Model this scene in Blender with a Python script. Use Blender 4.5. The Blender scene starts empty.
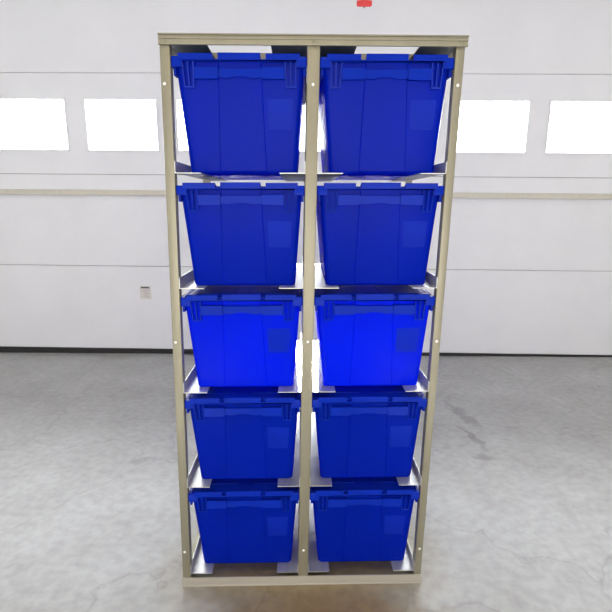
import bpy, bmesh, math, random
from mathutils import Vector, Matrix
random.seed(3)
C = bpy.context.scene.collection
SC = bpy.context.scene
R = math.radians

# ------------------------------------------------------------------ materials
def new_mat(name):
    m = bpy.data.materials.new(name); m.use_nodes = True
    nt = m.node_tree; b = nt.nodes['Principled BSDF']
    return m, nt, b

def noise_mix(nt, c0, c1, scale, lo=.35, hi=.65, detail=6, coord='Object', sc=(1, 1, 1), rough=.55):
    tc = nt.nodes.new('ShaderNodeTexCoord'); mp = nt.nodes.new('ShaderNodeMapping')
    mp.inputs['Scale'].default_value = sc
    nt.links.new(tc.outputs[coord], mp.inputs[0])
    n = nt.nodes.new('ShaderNodeTexNoise'); n.inputs['Scale'].default_value = scale
    n.inputs['Detail'].default_value = detail; n.inputs['Roughness'].default_value = rough
    nt.links.new(mp.outputs[0], n.inputs['Vector'])
    r = nt.nodes.new('ShaderNodeValToRGB')
    r.color_ramp.elements[0].position = lo; r.color_ramp.elements[1].position = hi
    r.color_ramp.elements[0].color = (*c0, 1); r.color_ramp.elements[1].color = (*c1, 1)
    nt.links.new(n.outputs['Fac'], r.inputs[0])
    return r.outputs['Color'], n.outputs['Fac'], mp.outputs[0]

def bump(nt, b, fac, strength, dist=.002):
    bp = nt.nodes.new('ShaderNodeBump'); bp.inputs['Strength'].default_value = strength
    bp.inputs['Distance'].default_value = dist
    nt.links.new(fac, bp.inputs['Height']); nt.links.new(bp.outputs[0], b.inputs['Normal'])

def mat_plastic(name, base, trans, tfac, rough):
    m, nt, b = new_mat(name)
    col, fac, _ = noise_mix(nt, tuple(c * .94 for c in base), tuple(c * 1.06 for c in base), 9)
    nt.links.new(col, b.inputs['Base Color'])
    b.inputs['Roughness'].default_value = rough
    b.inputs['IOR'].default_value = 1.48; b.inputs['Specular IOR Level'].default_value = .07
    n2 = nt.nodes.new('ShaderNodeTexNoise'); n2.inputs['Scale'].default_value = 420
    bump(nt, b, n2.outputs['Fac'], .06, .0006)
    t = nt.nodes.new('ShaderNodeBsdfTranslucent'); t.inputs[0].default_value = (*trans, 1)
    mx = nt.nodes.new('ShaderNodeMixShader'); mx.inputs[0].default_value = tfac
    nt.links.new(b.outputs[0], mx.inputs[1]); nt.links.new(t.outputs[0], mx.inputs[2])
    nt.links.new(mx.outputs[0], nt.nodes['Material Output'].inputs[0])
    return m

def mat_metal(name, c0, c1, metal, rough, stretch=(1, 1, 1), scale=30):
    m, nt, b = new_mat(name)
    col, fac, _ = noise_mix(nt, c0, c1, scale, .3, .7, sc=stretch)
    nt.links.new(col, b.inputs['Base Color'])
    b.inputs['Metallic'].default_value = metal; b.inputs['Roughness'].default_value = rough
    bump(nt, b, fac, .05, .001)
    return m

M = {}
M['tote'] = mat_plastic('blue_plastic', (.002, .021, .37), (.002, .014, .95), .5, .20)
M['tote_thick'] = mat_plastic('blue_plastic_thick', (.004, .026, .40), (.003, .016, .9), .22, .22)
M['tote_label'] = mat_plastic('blue_plastic_textured', (.005, .027, .44), (.003, .017, .98), .36, .30)
M['post'] = mat_metal('beige_steel', (.235, .218, .160), (.27, .252, .186), .35, .42, (1, 1, .15), 22)
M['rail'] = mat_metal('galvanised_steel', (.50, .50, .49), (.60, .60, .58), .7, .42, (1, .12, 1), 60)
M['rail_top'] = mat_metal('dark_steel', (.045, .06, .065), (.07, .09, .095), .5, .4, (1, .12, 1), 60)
M['base'] = mat_metal('grey_beige_steel', (.40, .375, .335), (.46, .43, .385), .35, .42, (.15, 1, 1), 22)
M['bolt'] = mat_metal('zinc_bolt', (.85, .85, .83), (.92, .92, .9), .5, .3)
M['rubber'] = mat_metal('black_rubber', (.012, .012, .013), (.02, .02, .021), 0, .7)
M['strut'] = mat_metal('beige_strut', (.55, .52, .45), (.60, .57, .50), .1, .5)
M['red'] = mat_metal('red_plastic', (.62, .03, .035), (.70, .05, .05), 0, .4)
M['cord'] = mat_metal('grey_cord', (.2, .18, .17), (.3, .28, .26), 0, .8, (1, 1, 6), 60)
M['paper'] = mat_metal('paper_sticker', (.60, .57, .55), (.68, .65, .63), 0, .6)
M['ink'] = mat_metal('dark_ink', (.06, .05, .05), (.10, .09, .09), 0, .6)
M['ink_grey'] = mat_metal('grey_ink', (.42, .38, .37), (.48, .44, .43), 0, .6)
M['ceiling'] = mat_metal('ceiling_paint', (.70, .69, .67), (.74, .73, .71), 0, .8)

def mat_door():
    m, nt, b = new_mat('white_door_paint')
    col, fac, _ = noise_mix(nt, (.73, .735, .775), (.77, .775, .815), 2.2, .3, .7)
    nt.links.new(col, b.inputs['Base Color'])
    b.inputs['Roughness'].default_value = .38
    n2 = nt.nodes.new('ShaderNodeTexNoise'); n2.inputs['Scale'].default_value = 160
    bump(nt, b, n2.outputs['Fac'], .12, .001)
    return m
M['door'] = mat_door()

def mat_floor():
    m, nt, b = new_mat('polished_concrete')
    col, fac, co = noise_mix(nt, (.300, .296, .290), (.385, .388, .392), 3.1, .3, .7, 9, rough=.62)
    # finer mottling
    n2 = nt.nodes.new('ShaderNodeTexNoise'); n2.inputs['Scale'].default_value = 24
    n2.inputs['Detail'].default_value = 8
    nt.links.new(co, n2.inputs['Vector'])
    r2 = nt.nodes.new('ShaderNodeValToRGB')
    r2.color_ramp.elements[0].position = .33; r2.color_ramp.elements[0].color = (.86, .855, .85, 1)
    r2.color_ramp.elements[1].position = .62; r2.color_ramp.elements[1].color = (1.03, 1.03, 1.03, 1)
    nt.links.new(n2.outputs['Fac'], r2.inputs[0])
    mx = nt.nodes.new('ShaderNodeMix'); mx.data_type = 'RGBA'; mx.blend_type = 'MULTIPLY'
    mx.inputs['Factor'].default_value = 1
    nt.links.new(col, mx.inputs['A']); nt.links.new(r2.outputs['Color'], mx.inputs['B'])
    out = mx.outputs['Result']
    # thin wandering cracks / old water marks
    v = nt.nodes.new('ShaderNodeTexVoronoi'); v.feature = 'DISTANCE_TO_EDGE'
    v.inputs['Scale'].default_value = 1.15
    nw = nt.nodes.new('ShaderNodeTexNoise'); nw.inputs['Scale'].default_value = 3.0; nw.inputs['Detail'].default_value = 5
    nt.links.new(co, nw.inputs['Vector'])
    vm = nt.nodes.new('ShaderNodeVectorMath'); vm.operation = 'MULTIPLY_ADD'
    vm.inputs[1].default_value = (.7, .7, 0)
    nt.links.new(nw.outputs['Color'], vm.inputs[0]); nt.links.new(co, vm.inputs[2])
    nt.links.new(vm.outputs[0], v.inputs['Vector'])
    rv = nt.nodes.new('ShaderNodeValToRGB')
    rv.color_ramp.elements[0].position = 0; rv.color_ramp.elements[0].color = (.80, .79, .78, 1)
    rv.color_ramp.elements[1].position = .012; rv.color_ramp.elements[1].color = (1, 1, 1, 1)
    nt.links.new(v.outputs['Distance'], rv.inputs[0])
    mc = nt.nodes.new('ShaderNodeMix'); mc.data_type = 'RGBA'; mc.blend_type = 'MULTIPLY'
    mc.inputs['Factor'].default_value = .8
    nt.links.new(out, mc.inputs['A']); nt.links.new(rv.outputs['Color'], mc.inputs['B'])
    out = mc.outputs['Result']
    # (stains and painted shade)
    # dark oily stains of their own shape; tan entries paint the rack's shade: (x, y, rx, ry, rot, strength)
    sep = co
    for (x, y, rx, ry, a, s, tint) in STAINS_AND_SHADE:
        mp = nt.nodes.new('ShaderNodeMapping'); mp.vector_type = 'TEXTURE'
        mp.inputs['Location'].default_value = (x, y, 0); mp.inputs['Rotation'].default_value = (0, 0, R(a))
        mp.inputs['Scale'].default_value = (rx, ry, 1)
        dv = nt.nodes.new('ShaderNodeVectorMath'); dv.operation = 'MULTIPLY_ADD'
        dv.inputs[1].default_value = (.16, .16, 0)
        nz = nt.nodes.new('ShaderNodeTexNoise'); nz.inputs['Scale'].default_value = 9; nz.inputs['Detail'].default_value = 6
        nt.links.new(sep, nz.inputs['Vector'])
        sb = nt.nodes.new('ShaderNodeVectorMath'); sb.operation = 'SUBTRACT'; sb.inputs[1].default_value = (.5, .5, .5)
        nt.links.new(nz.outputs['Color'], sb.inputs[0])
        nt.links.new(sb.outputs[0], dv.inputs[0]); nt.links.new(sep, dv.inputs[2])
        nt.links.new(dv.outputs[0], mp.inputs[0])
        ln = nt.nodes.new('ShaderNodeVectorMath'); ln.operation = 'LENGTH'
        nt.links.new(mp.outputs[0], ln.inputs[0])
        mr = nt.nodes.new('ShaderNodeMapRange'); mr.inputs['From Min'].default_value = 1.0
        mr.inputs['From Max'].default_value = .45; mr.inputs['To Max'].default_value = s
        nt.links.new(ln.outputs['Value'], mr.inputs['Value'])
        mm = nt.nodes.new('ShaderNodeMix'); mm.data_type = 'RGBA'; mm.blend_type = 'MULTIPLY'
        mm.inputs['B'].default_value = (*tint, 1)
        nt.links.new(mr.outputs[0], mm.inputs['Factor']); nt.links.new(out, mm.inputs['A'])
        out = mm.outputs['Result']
    nt.links.new(out, b.inputs['Base Color'])
    b.inputs['Roughness'].default_value = .42
    bump(nt, b, n2.outputs['Fac'], .08, .003)
    return m
GREY, SHADE_TAN = (.50, .49, .48), (.74, .54, .24)
STAINS_AND_SHADE = [(1.085, 1.42, .05, .26, 12, .6, GREY), (1.04, 1.12, .03, .2, 12, .65, GREY), (1.03, .88, .08, .05, -20, .55, GREY),
          (-.90, .88, .07, .035, 10, .4, GREY), (1.15, 2.35, .1, .06, 0, .3, GREY),
          (.02, .16, .62, .46, 6, .85, SHADE_TAN), (.26, -.20, .36, .18, -12, .75, SHADE_TAN), (-.12, -.20, .32, .16, 14, .7, SHADE_TAN)]  # tan ellipses: warm shadow under and before the rack, put into the floor colour
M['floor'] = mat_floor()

def mat_pane():
    m, nt, b = new_mat('window_glass')
    nt.nodes.remove(b)
    t = nt.nodes.new('ShaderNodeBsdfTransparent'); t.inputs[0].default_value = (.97, .98, .98, 1)
    g = nt.nodes.new('ShaderNodeBsdfGlossy'); g.inputs['Roughness'].default_value = .03
    n = nt.nodes.new('ShaderNodeTexNoise'); n.inputs['Scale'].default_value = 3
    mr = nt.nodes.new('ShaderNodeMapRange'); mr.inputs['To Min'].default_value = .05; mr.inputs['To Max'].default_value = .09
    nt.links.new(n.outputs['Fac'], mr.inputs['Value'])
    mx = nt.nodes.new('ShaderNodeMixShader')
    nt.links.new(mr.outputs[0], mx.inputs[0])
    nt.links.new(t.outputs[0], mx.inputs[1]); nt.links.new(g.outputs[0], mx.inputs[2])
    nt.links.new(mx.outputs[0], nt.nodes['Material Output'].inputs[0])
    return m
M['pane'] = mat_pane()

# ------------------------------------------------------------------ mesh helpers
SHEAR = .02033            # the rack leans a little to the right
def sheared(p):
    return Vector((p[0] + SHEAR * p[2], p[1], p[2]))

def box(bm, x0, x1, y0, y1, z0, z1, bev=0):
    vs = [bm.verts.new(p) for p in ((x0, y0, z0), (x1, y0, z0), (x1, y1, z0), (x0, y1, z0),
                                    (x0, y0, z1), (x1, y0, z1), (x1, y1, z1), (x0, y1, z1))]
    fs = [bm.faces.new([vs[i] for i in f]) for f in ((3, 2, 1, 0), (4, 5, 6, 7), (0, 1, 5, 4), (1, 2, 6, 5), (2, 3, 7, 6), (3, 0, 4, 7))]
    if bev:
        es = list({e for f in fs for e in f.edges})
        bmesh.ops.bevel(bm, geom=es, offset=bev, segments=2, affect='EDGES', profile=.5)

def hexa(bm, pts):          # 8 points, bottom four then top four, both counter-clockwise
    vs = [bm.verts.new(p) for p in pts]
    for f in ((3, 2, 1, 0), (4, 5, 6, 7), (0, 1, 5, 4), (1, 2, 6, 5), (2, 3, 7, 6), (3, 0, 4, 7)):
        bm.faces.new([vs[i] for i in f])

def prism(bm, outline, y0, y1):   # outline in x,z; extruded along y
    a = [bm.verts.new((x, y0, z)) for x, z in outline]
    b = [bm.verts.new((x, y1, z)) for x, z in outline]
    n = len(outline)
    bm.faces.new(a); bm.faces.new(b[::-1])
    for i in range(n):
        j = (i + 1) % n
        bm.faces.new((a[i], b[i], b[j], a[j]))

def prism_z(bm, outline, z0, z1):
    a = [bm.verts.new((x, y, z0)) for x, y in outline]
    b = [bm.verts.new((x, y, z1)) for x, y in outline]
    n = len(outline)
    bm.faces.new(a[::-1]); bm.faces.new(b)
    for i in range(n):
        j = (i + 1) % n
        bm.faces.new((a[i], a[j], b[j], b[i]))

def prism_x(bm, outline, x0, x1):   # outline in y,z; extruded along x
    a = [bm.verts.new((x0, y, z)) for y, z in outline]
    b = [bm.verts.new((x1, y, z)) for y, z in outline]
    n = len(outline)
    bm.faces.new(a); bm.faces.new(b[::-1])
    for i in range(n):
        j = (i + 1) % n
        bm.faces.new((a[i], b[i], b[j], a[j]))

def slab(bm, xs, zs, y0, y1, hole):   # one connected slab in x,z with rectangular holes
    cells = [(i, j) for i in range(len(xs) - 1) for j in range(len(zs) - 1) if not hole(i, j)]
    V = {}
    def v(i, j, y):
        k = (i, j, y)
        if k not in V: V[k] = bm.verts.new((xs[i], y, zs[j]))
        return V[k]
    S = set(cells)
    for i, j in cells:
        bm.faces.new((v(i, j, y0), v(i + 1, j, y0), v(i + 1, j + 1, y0), v(i, j + 1, y0)))
        bm.faces.new((v(i, j + 1, y1), v(i + 1, j + 1, y1), v(i + 1, j, y1), v(i, j, y1)))
        for di, dj, p, q in ((0, -1, (i, j), (i + 1, j)), (1, 0, (i + 1, j), (i + 1, j + 1)), (0, 1, (i + 1, j + 1), (i, j + 1)), (-1, 0, (i, j + 1), (i, j))):
            if (i + di, j + dj) not in S:
                bm.faces.new((v(*p, y0), v(*p, y1), v(*q, y1), v(*q, y0)))

def build(name, bm, mat, parent=None, loc=(0, 0, 0), shear=False, origin=None, smooth=None, keep_normals=False):
    if shear:
        for v in bm.verts: v.co = sheared(v.co)
    if origin is not None:
        o = Vector(origin)
        for v in bm.verts: v.co -= o
    if not keep_normals:
        bmesh.ops.recalc_face_normals(bm, faces=bm.faces[:])
    me = bpy.data.meshes.new(name); bm.to_mesh(me); bm.free()
    me.materials.append(mat)
    ob = bpy.data.objects.new(name, me); C.objects.link(ob)
    if smooth:
        me.polygons.foreach_set('use_smooth', [True] * len(me.polygons))
        me.set_sharp_from_angle(angle=R(smooth))
    ob.location = loc
    if parent is not None: ob.parent = parent
    return ob

def thing(name, label=None, cat=None, loc=(0, 0, 0), group=None, kind=None):
    o = bpy.data.objects.new(name, None); C.objects.link(o); o.location = loc
    o.empty_display_size = .1
    if label: o['label'] = label
    if cat: o['category'] = cat
    if group: o['group'] = group
    if kind: o['kind'] = kind
    return o

# ------------------------------------------------------------------ setting
bm = bmesh.new(); box(bm, -5, 5, -6, 3.6, -.12, 0)
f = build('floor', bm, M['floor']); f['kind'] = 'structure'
CEIL = 3.25
bm = bmesh.new(); box(bm, -5, 5, -4.2, 2.58, CEIL, CEIL + .12)
f = build('ceiling', bm, M['ceiling']); f['kind'] = 'structure'

# sectional overhead door that closes off the far end
door = thing('door_1', kind='structure', loc=(0, 2.7136, 0))
door.rotation_euler = (0, R(.4), R(-2.406))
WX = 4.66
WZ0, WZ1 = 1.822, 2.226
JO = [.034, .817, 1.62, 2.435, 3.24]
wins = []
x = -1.24 - .60 - .78 * 3
while x < WX - .7:
    wins.append((x, x + .60)); x += .78
for k in range(4):
    z0, z1 = JO[k] + .002, JO[k + 1] - .002
    bm = bmesh.new()
    if k == 2:
        xs = [-WX] + [v for w in wins for v in w] + [WX]
        slab(bm, xs, [z0, WZ0, WZ1, z1], 0, .05, lambda i, j: j == 1 and i % 2 == 1)
    else:
        box(bm, -WX, WX, 0, .05, z0, z1, .003)
    build('door_panel', bm, M['door'], door)
# tongue behind every joint, so no daylight shows through the gaps
for z in JO[1:4]:
    bm = bmesh.new(); box(bm, -WX, WX, .012, .045, z - .012, z + .012)
    build('joint_strip', bm, M['cord'], door)
for (a, b) in wins:
    bm = bmesh.new()
    t = .012
    slab(bm, [a - t, a, b, b + t], [WZ0 - t, WZ0, WZ1, WZ1 + t], -.006, 0, lambda i, j: i == 1 and j == 1)
    fr = build('window_frame', bm, M['door'], door)
    bm = bmesh.new(); box(bm, a, b, .022, .026, WZ0, WZ1)
    build('window_pane', bm, M['pane'], fr)
bm = bmesh.new(); box(bm, -WX, WX, -.03, 0, 1.442, 1.487, .004)
build('door_strut', bm, M['strut'], door)
bm = bmesh.new(); box(bm, -WX, WX, -.012, .05, -.03, .036)
build('door_seal', bm, M['rubber'], door)
# solid wall above the door
bm = bmesh.new(); box(bm, -5, 5, 2.95, 3.1, 3.1, 4.4)
w = build('wall_back', bm, M['ceiling']); w['kind'] = 'structure'

for nm, xa in (('wall_left', -4.72), ('wall_right', 4.62)):
    bm = bmesh.new(); box(bm, xa, xa + .10, -4.2, 3.1, 0, CEIL)
    w = build(nm, bm, M['ceiling']); w['kind'] = 'structure'

# sticker on the door
mat_inv = Matrix.Translation(door.location) @ door.rotation_euler.to_matrix().to_4x4()
st = thing('sticker', 'small grey printed sticker low on the white garage door left of the rack', 'sticker')
st.matrix_world = mat_inv @ Matrix.Translation((-1.437, -.0012, .575))
bm = bmesh.new(); box(bm, -.05, .05, -.0008, .0008, -.06, .06)
build('sticker_sheet', bm, M['paper'], st)
bm = bmesh.new(); box(bm, -.04, .035, -.0016, -.0008, .038, .052)
build('header_bar', bm, M['ink'], st)
for i in range(5):
    bm = bmesh.new(); box(bm, -.02, .036 - .012 * (i % 2), -.0014, -.0008, .02 - i * .016, .025 - i * .016)
    build('print_line', bm, M['ink_grey'], st)

# red T-handle on its cord
hx, hy, hz = .443, 2.14, 2.747
rh = thing('release_handle', 'red T-shaped pull handle hanging on a thin cord above the rack', 'handle', (hx, hy, hz))
bm = bmesh.new()
hw = .053
pts = []
top = [(-hw, .013), (-hw + .006, .017), (-.02, .019), (0, .020), (.02, .019), (hw - .006, .017), (hw, .013)]
bot = [(hw, -.013), (hw - .008, -.019), (.025, -.016), (.009, -.020), (-.009, -.020), (-.025, -.016), (-hw + .008, -.019), (-hw, -.013)]
prism(bm, top + bot, -.009, .009)
bmesh.ops.bevel(bm, geom=bm.edges[:], offset=.002, segments=2, affect='EDGES')
build('grip', bm, M['red'], rh, smooth=40)
bm = bmesh.new()
bmesh.ops.create_cone(bm, cap_ends=True, segments=10, radius1=.0022, radius2=.0022, depth=CEIL - hz - .02,
                      matrix=Matrix.Translation((0, 0, .02 + (CEIL - hz - .02) / 2)))
build('cord', bm, M['cord'], rh, smooth=40)
bm = bmesh.new()
bmesh.ops.create_uvsphere(bm, u_segments=12, v_segments=8, radius=.006, matrix=Matrix.Translation((0, 0, -.024)))
build('knot', bm, M['cord'], rh, smooth=60)

# ------------------------------------------------------------------ rack
DEPTH = .60
RO = Vector((0, 0, 0))
rack = thing('storage_rack', 'tall beige steel rack with two columns of five slots holding blue totes', 'rack', (0, DEPTH / 2, 0))
OR = (0, DEPTH / 2, 0)
def rp(name, bm, mat, parent=rack, smooth=None):
    return build(name, bm, mat, parent, shear=True, origin=OR, smooth=smooth)
HT = 1.8745
POSTS = [(-.4475, -.4180), (-.0180, .0188), (.4183, .4447)]
ROWZ = [.0512 + .3597 * k for k in range(6)]
BAYS = [(-.4180, -.0180), (.0188, .4183)]

def bolt_bm(x, z, r=.0048, y=-.0005):
    b = bmesh.new()
    bmesh.ops.create_uvsphere(b, u_segments=12, v_segments=8, radius=r)
    for v in b.verts:
        v.co = Vector((v.co.x + x, v.co.y * .6 + y, v.co.z + z))
    return b

for i, (x0, x1) in enumerate(POSTS):
    for (y0, y1) in ((0, .032), (DEPTH - .032, DEPTH)):
        bm = bmesh.new(); box(bm, x0, x1, y0, y1, .0042, HT - .0275, .0025)
        po = rp('post', bm, M['post'], smooth=40)
        if y0 == 0:
            xc = (x0 + x1) / 2
            for z in (1.742, .948, .1445):
                rp('bolt', bolt_bm(xc - (.004 if i == 0 else 0), z), M['bolt'], po, 50)

# top beams: C-section with a cap lip that overhangs the front
def beam(name, y, sgn):
    bm = bmesh.new()
    zb, zt = HT - .0285, HT
    prof = [(.030, zt), (-.011, zt), (-.011, zt - .003), (-.004, zt - .0035), (-.004, zt - .008), (-.007, zt - .009), (-.007, zt - .013), (-.004, zt - .014),
            (-.004, zb + .006), (-.008, zb + .005), (-.008, zb), (0, zb), (0, zt - .0035), (.030, zt - .0035)]
    prism_x(bm, [(y + (-yy if sgn > 0 else yy), z) for yy, z in prof], -.4485, .4500)
    return rp(name, bm, M['post'])
tb = beam('top_beam', 0, -1)
beam('top_beam', DEPTH, 1)
for x in (-.433, .0005, .432): rp('bolt', bolt_bm(x, HT - .020, .0052, -.0048), M['post'], tb, 50)
for fr in (True, False):
    fl = (lambda y: y) if fr else (lambda y: DEPTH - y)
    bm = bmesh.new()
    prism_x(bm, [(fl(y), z) for y, z in ((-.004, 0), (.034, 0), (.034, .004), (-.0003, .004), (-.0003, .036), (-.004, .036))], -.4480, .4455)
    bb = rp('base_beam', bm, M['base'])
    bm = bmesh.new()
    a, c = sorted((fl(-.0039), fl(-.0075)))
    box(bm, -.4480, .4455, a, c, 0, .006, .001)
    rp('foot_strip', bm, M['base'], bb)
for (x0, x1) in ((-.4475, -.4185), (.4185, .4445)):
    for (z0, z1) in ((0, .037), (HT - .0285, HT - .004)):
        bm = bmesh.new(); box(bm, x0, x1, .034, DEPTH - .034, z0, z1, .0015)
        rp('side_beam', bm, M['post'])
bm = bmesh.new()
prism_x(bm, [(.155, 1.834), (.158, 1.834), (.158, 1.867), (.185, 1.867), (.185, 1.870), (.155, 1.870)], -.4450, .4447)
rp('cross_bar', bm, M['post'])

def rail_bm(x, inward, z, top=False):
    """angle rail: flange under the tote's edge, leg standing against the posts"""
    b = bmesh.new()
    wdt, t = (.107 if top else .079), .0022
    leg = .022 if top else .034
    o = [(x, z - t), (x + inward * wdt, z - t), (x + inward * wdt, z), (x + inward * t, z), (x + inward * t, z + leg), (x, z + leg)]
    prism(b, o, .0005, DEPTH - .0005)
    return b
for k, z in enumerate(ROWZ):
    for (a, b_) in BAYS:
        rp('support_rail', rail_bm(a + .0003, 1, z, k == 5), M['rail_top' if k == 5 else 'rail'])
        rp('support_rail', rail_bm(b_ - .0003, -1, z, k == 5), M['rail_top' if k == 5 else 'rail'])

# ------------------------------------------------------------------ tote
TH = .331
def perimeter(hx, hy, r, a, rec, n=6, ribs=True):
    """closed outline, counter-clockwise from the front-left corner; centre panel of half-width a recessed by rec"""
    P = []
    def arc(cx, cy, a0):
        for i in range(n + 1):
            t = R(a0 + 90 * i / n)
            P.append((cx + r * math.cos(t), cy + r * math.sin(t)))
    arc(-hx + r, -hy + r, 180)
    for x, d in ((-a - .0015, 0), (-a + .0015, rec), (a - .0015, rec), (a + .0015, 0)): P.append((x, -hy + d))
    arc(hx - r, -hy + r, 270)
    nr = 5
    L = 2 * (hy - r)
    def side(sx, up):
        seq = []
        for i in range(nr):
            c = -L / 2 + L * (i + .5) / nr
            for d, o in ((-.022, 0), (-.019, .003), (.019, .003), (.022, 0)): seq.append((c + d, o))
        if not up: seq = [(-c, o) for c, o in seq]
        for c, o in seq: P.append((sx * (hx - o), c))
    side(1, True)
    arc(hx - r, hy - r, 0)
    for x, d in ((a + .0015, 0), (a - .0015, rec), (-a + .0015, rec), (-a - .0015, 0)): P.append((x, hy - d))
    arc(-hx + r, hy - r, 90)
    side(-1, False)
    return P

def tote_body():
    b = bmesh.new()
    lev = [(0, -.006, .012), (.0015, -.0025, .014), (.004, -.0006, .016), (.008, 0, .017)] + [(z, 0, .017) for z in (.06, .12, .18, .236, .262, .296, .312)]
    rings = []
    for z, ins, r in lev:
        t = z / .312
        hx = .167 + .0245 * t + ins; hy = .238 + .028 * t + ins
        a = .073 - .011 * t
        rings.append([b.verts.new((x, y, z)) for x, y in perimeter(hx, hy, r, a, -.0035 if z > .005 else 0)])
    for A, B in zip(rings, rings[1:]):
        n = len(A)
        for i in range(n):
            j = (i + 1) % n
            b.faces.new((A[i], A[j], B[j], B[i]))
    b.faces.new(rings[0][::-1])
    return b

def front_y(z): return -(.238 + .028 * z / .312)

def tote_rim():
    b = bmesh.new()
    hx, hy, r = .1993, .280, .006
    n = 6
    O, I = [], []
    def loop(hx, hy, r):
        P = []
        def arc(cx, cy, a0):
            for i in range(n + 1):
                t = R(a0 + 90 * i / n); P.append((cx + r * math.cos(t), cy + r * math.sin(t)))
        arc(-hx + r, -hy + r, 180)
        for x in (-.168, -.168, .168, .168): P.append((x, -hy))
        arc(hx - r, -hy + r, 270); arc(hx - r, hy - r, 0)
        for x in (.168, .168, -.168, -.168): P.append((x, hy))
        arc(-hx + r, hy - r, 90)
        return P
    Po = loop(hx, hy, r); Pi = loop(.190, .263, .006)
    zt = .314
    m = n + 1
    low, hi = [], []
    N = len(Po)
    for i in range(N):
        zz = .293
        if i in (m + 1, m + 2) or i in (3 * m + 4 + 1, 3 * m + 4 + 2): zz = .3085
        low.append(zz); hi.append(.3215 if zz < .3 else zt)
    def ring(P, zs): return [b.verts.new((x, y, z)) for (x, y), z in zip(P, zs)]
    ob_, ot = ring(Po, low), ring([(x * .994, y * .995) for x, y in Po], hi)
    om = ring(Po, [h - .003 for h in hi])
    ib, it = ring(Pi, low), ring(Pi, hi)
    for A, B in ((ob_, om), (om, ot), (ot, it), (it, ib), (ib, ob_)):
        for i in range(N):
            j = (i + 1) % N
            b.faces.new((A[i], A[j], B[j], B[i]))
    return b

def corner_tab(s):
    b = bmesh.new()
    xa, xb = sorted((s * .188, s * .1955))
    box(b, xa, xb, -.268, -.235, .272, .295, .001)
    return b

def handle_ledge(s):
    b = bmesh.new()
    o = [(s * .064, .263), (s * .133, .262), (s * .133, .293), (s * .064, .293)]
    prism(b, o, -.2775, -.258)
    return b

def tote_handle():
    b = bmesh.new()
    k = 16
    top = [(.0635, .290), (-.0635, .290)]
    bot = []
    for i in range(k + 1):
        x = -.0635 + .127 * i / k
        u = abs(x) / .0635
        z = .268 - .005 * math.exp(-((u - .62) / .25) ** 2) * 1.0 + .002 * (1 - u)
        bot.append((x, z))
    prism(b, bot + top, -.2735, -.257)
    return b

def tote_gusset(s):
    """three tapering fins joined by a sill, two pockets between them"""
    b = bmesh.new()
    z1, z0 = .308, .240
    xc = s * .151
    w1, w0, t = .0165, .0125, .0019
    zs = z0 + .005
    def at(u, z): return xc + u * (w0 + (w1 - w0) * (z - z0) / (z1 - z0))
    o = [(at(-1, z0) - t, z0), (at(1, z0) + t, z0), (at(1, z1) + t, z1), (at(1, z1) - t, z1), (at(1, zs) - t, zs),
         (xc + t, zs), (xc + t, z1), (xc - t, z1), (xc - t, zs), (at(-1, zs) + t, zs), (at(-1, z1) + t, z1), (at(-1, z1) - t, z1)]
    prism(b, o, -.2785, -.254)
    for v in b.verts:
        if v.co.y < -.27: v.co.y = -.2665 - .012 * (v.co.z - z0) / (z1 - z0)
    return b

def tote_label_panel():
    b = bmesh.new()
    z0, z1 = .128, .212
    pts = [(.082, front_y(z0) - .0008, z0), (.152, front_y(z0) - .0008, z0), (.152, front_y(z0) + .001, z0), (.082, front_y(z0) + .001, z0),
           (.080, front_y(z1) - .0008, z1), (.158, front_y(z1) - .0008, z1), (.158, front_y(z1) + .001, z1), (.080, front_y(z1) + .001, z1)]
    hexa(b, pts)
    return b

def tote_flap(s):
    b = bmesh.new()
    k = 10
    edge = []
    for i in range(k * 2 + 1):
        y = -.262 + .524 * i / (2 * k)
        off = .009 * (1 if (i // 2) % 2 else -1)
        edge.append((off, y))
    seam = []
    for (x, y), (x2, y2) in zip(edge, edge[1:]):
        seam.append((x, y)); 
        if x2 != x: seam.append((x, y2))
    seam.append(edge[-1])
    out = [(s * .176, .262), (s * .186, .252), (s * .186, -.252), (s * .176, -.262)]
    o = seam + out
    if s < 0: o = o[::-1]
    o = o[::-1]
    prism_z(b, o, .313, .319)
    return b

def flap_stiffener(s):
    b = bmesh.new()
    xa, xb = sorted((s * .030, s * .160))
    box(b, xa, xb, -.215, .215, .3185, .3215, .0012)
    return b

def lip_bm(x0, x1, sg, ztop):
    b = bmesh.new()
    prof = [(.281, .312), (.281, ztop - .002), (.2795, ztop), (.274, ztop), (.272, ztop - .004), (.256, .3235), (.254, .3185), (.254, .315)]
    prism_x(b, [(sg * y, z) for y, z in prof], x0, x1)
    return b

def hinge_bm(s):
    b = bmesh.new()
    bmesh.ops.create_cone(b, cap_ends=True, segments=10, radius1=.004, radius2=.004, depth=.46,
                          matrix=Matrix.Translation((s * .190, 0, .317)) @ Matrix.Rotation(R(90), 4, 'X'))
    return b

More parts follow.
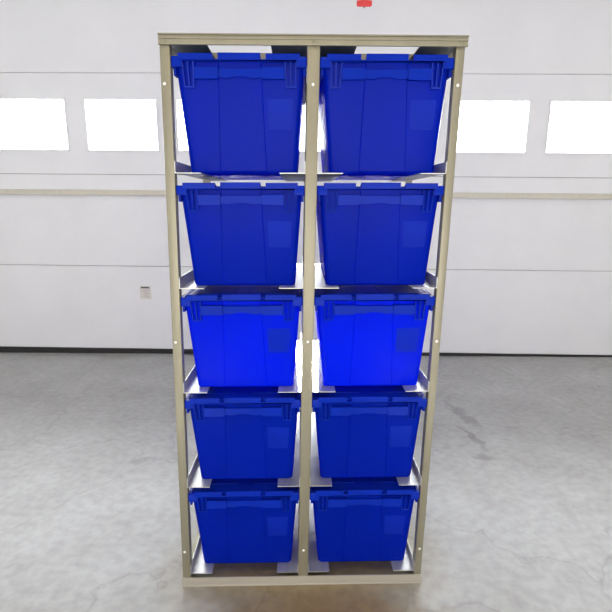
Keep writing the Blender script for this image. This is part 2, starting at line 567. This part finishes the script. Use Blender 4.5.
def make_tote():
    t = thing('storage_tote')
    build('tub', tote_body(), M['tote'], t, smooth=28)
    build('rim', tote_rim(), M['tote_thick'], t, smooth=35)
    build('handle', tote_handle(), M['tote_thick'], t)
    for s in (-1, 1):
        build('handle_ledge', handle_ledge(s), M['tote_thick'], t)
        build('gusset', tote_gusset(s), M['tote_thick'], t)
        build('corner_tab', corner_tab(s), M['tote_thick'], t)
    build('label_panel', tote_label_panel(), M['tote_label'], t)
    for s in (-1, 1):
        fl = build('lid_flap', tote_flap(s), M['tote_thick'], t)
        build('hinge', hinge_bm(s), M['tote_thick'], fl, smooth=40)
        build('stiffener', flap_stiffener(s), M['tote_thick'], fl)
        xa, xb = sorted((s * .078, s * .178))
        for sg in (-1, 1): build('lid_lip', lip_bm(xa, xb, sg, .3295), M['tote_thick'], fl)
    for sg in (-1, 1): build('latch_tab', lip_bm(-.062, .062, sg, .331), M['tote_thick'], t)
    for o in [t] + list(t.children_recursive):
        if o.type == 'MESH':
            for v in o.data.vertices: v.co.z *= 1.021
    return t

proto = make_tote()
def dup(root):
    r = root.copy(); C.objects.link(r)
    for ch in list(root.children):
        c = ch.copy(); C.objects.link(c); c.parent = r
        for g in list(ch.children):
            d = g.copy(); C.objects.link(d); d.parent = c
    return r
LEVEL = ['bottom', 'second', 'third', 'fourth', 'top']
LAB = {
 (0, 4): 'blue lidded plastic tote on the top shelf of the left column',
 (1, 4): 'blue lidded plastic tote on the top shelf of the right column',
 (0, 3): 'blue lidded tote in the left column, directly under the top one',
 (1, 3): 'blue lidded tote in the right column, directly under the top one',
 (0, 2): 'bright glowing blue tote on the middle shelf of the left column',
 (1, 2): 'bright glowing blue tote on the middle shelf of the right column',
 (0, 1): 'dark blue lidded tote in the left column, second from the floor',
 (1, 1): 'dark blue lidded tote in the right column, second from the floor',
 (0, 0): 'blue lidded tote nearest the floor in the left column',
 (1, 0): 'blue lidded tote nearest the floor in the right column',
}
first = True
copies = []
slots = [(c, k) for k in range(5) for c in range(2)]
for i in range(len(slots) - 1): copies.append(dup(proto))
TOTES = [proto] + copies
JIT = {(0, 4): (.002, .4), (1, 4): (0, -.3), (0, 3): (.0, .3), (1, 2): (-.0005, -.2)}
for t, (c, k) in zip(TOTES, slots):
    a, b_ = BAYS[c]
    z = ROWZ[k]
    xc = (a + b_) / 2 + SHEAR * (z + .308)
    t.location = (xc, .283, z + .0002)
    if k == 3: t.scale = (1, 1, .98)      # these two sit a touch lower under their shelf
    t['label'] = LAB[(c, k)]; t['category'] = 'tote'; t['group'] = 'blue totes on the rack'

# ------------------------------------------------------------------ light
def area(name, loc, rot, sx, sy, power, col, spread=None):
    l = bpy.data.lights.new(name, 'AREA'); l.shape = 'RECTANGLE'; l.size = sx; l.size_y = sy
    l.energy = power; l.color = col
    if spread: l.spread = R(spread)
    o = bpy.data.objects.new(name, l); C.objects.link(o); o.location = loc; o.rotation_euler = rot
    return o
# low sun through the door windows from behind
s = bpy.data.lights.new('sun', 'SUN'); s.energy = 85; s.angle = R(.8); s.color = (1, .96, .9)
so = bpy.data.objects.new('sun', s); C.objects.link(so); so.location = (0, 5, 5)
ELEV = 26.9
so.rotation_euler = (R(-(90 - ELEV)), 0, R(0))
# bright overcast daylight outside the windows
area('window_daylight', (0, 3.5, 2.1), (R(-90), 0, 0), 9.4, 1.6, 1100, (.95, .97, 1))
# added fill behind the camera, lifts posts and far wall; and a warm ceiling lamp
area('front_fill', (0, -4.6, 1.15), (R(90), 0, 0), 4.2, 2.1, 120, (1, .94, .84))
area('ceiling_lamp', (0, -1.6, 3.2), (0, 0, 0), 1.6, .5, 10, (1, .80, .52))

wd = bpy.data.worlds.new('World'); SC.world = wd; wd.use_nodes = True
nt = wd.node_tree
bg = nt.nodes['Background']; bg.inputs[0].default_value = (.96, .97, 1, 1)
# overcast sky, far brighter on the side where the sun stands (+y)
tc = nt.nodes.new('ShaderNodeTexCoord'); sp = nt.nodes.new('ShaderNodeSeparateXYZ')
nt.links.new(tc.outputs['Generated'], sp.inputs[0])
mr = nt.nodes.new('ShaderNodeMapRange'); mr.interpolation_type = 'SMOOTHSTEP'
mr.inputs['From Min'].default_value = .25; mr.inputs['From Max'].default_value = .8
mr.inputs['To Min'].default_value = .8; mr.inputs['To Max'].default_value = 7
nt.links.new(sp.outputs['Y'], mr.inputs['Value']); nt.links.new(mr.outputs[0], bg.inputs[1])

# ------------------------------------------------------------------ camera
F, W = 470.42, 612
cam = bpy.data.cameras.new('camera'); cam.sensor_width = 36; cam.sensor_fit = 'HORIZONTAL'
cam.lens = F * 36 / W; cam.shift_x = -(311 - 306) / W
co = bpy.data.objects.new('camera', cam); C.objects.link(co)
co.location = (-.00102, -1.50144, 1.40515); co.rotation_mode = 'XYZ'
co.rotation_euler = (1.35146, -.00107, -.02055)
cam.clip_start = .05
SC.camera = co
vs = SC.view_settings; vs.view_transform = 'Standard'; vs.look = 'None'; vs.exposure = .17; vs.gamma = 1
vs.use_curve_mapping = False
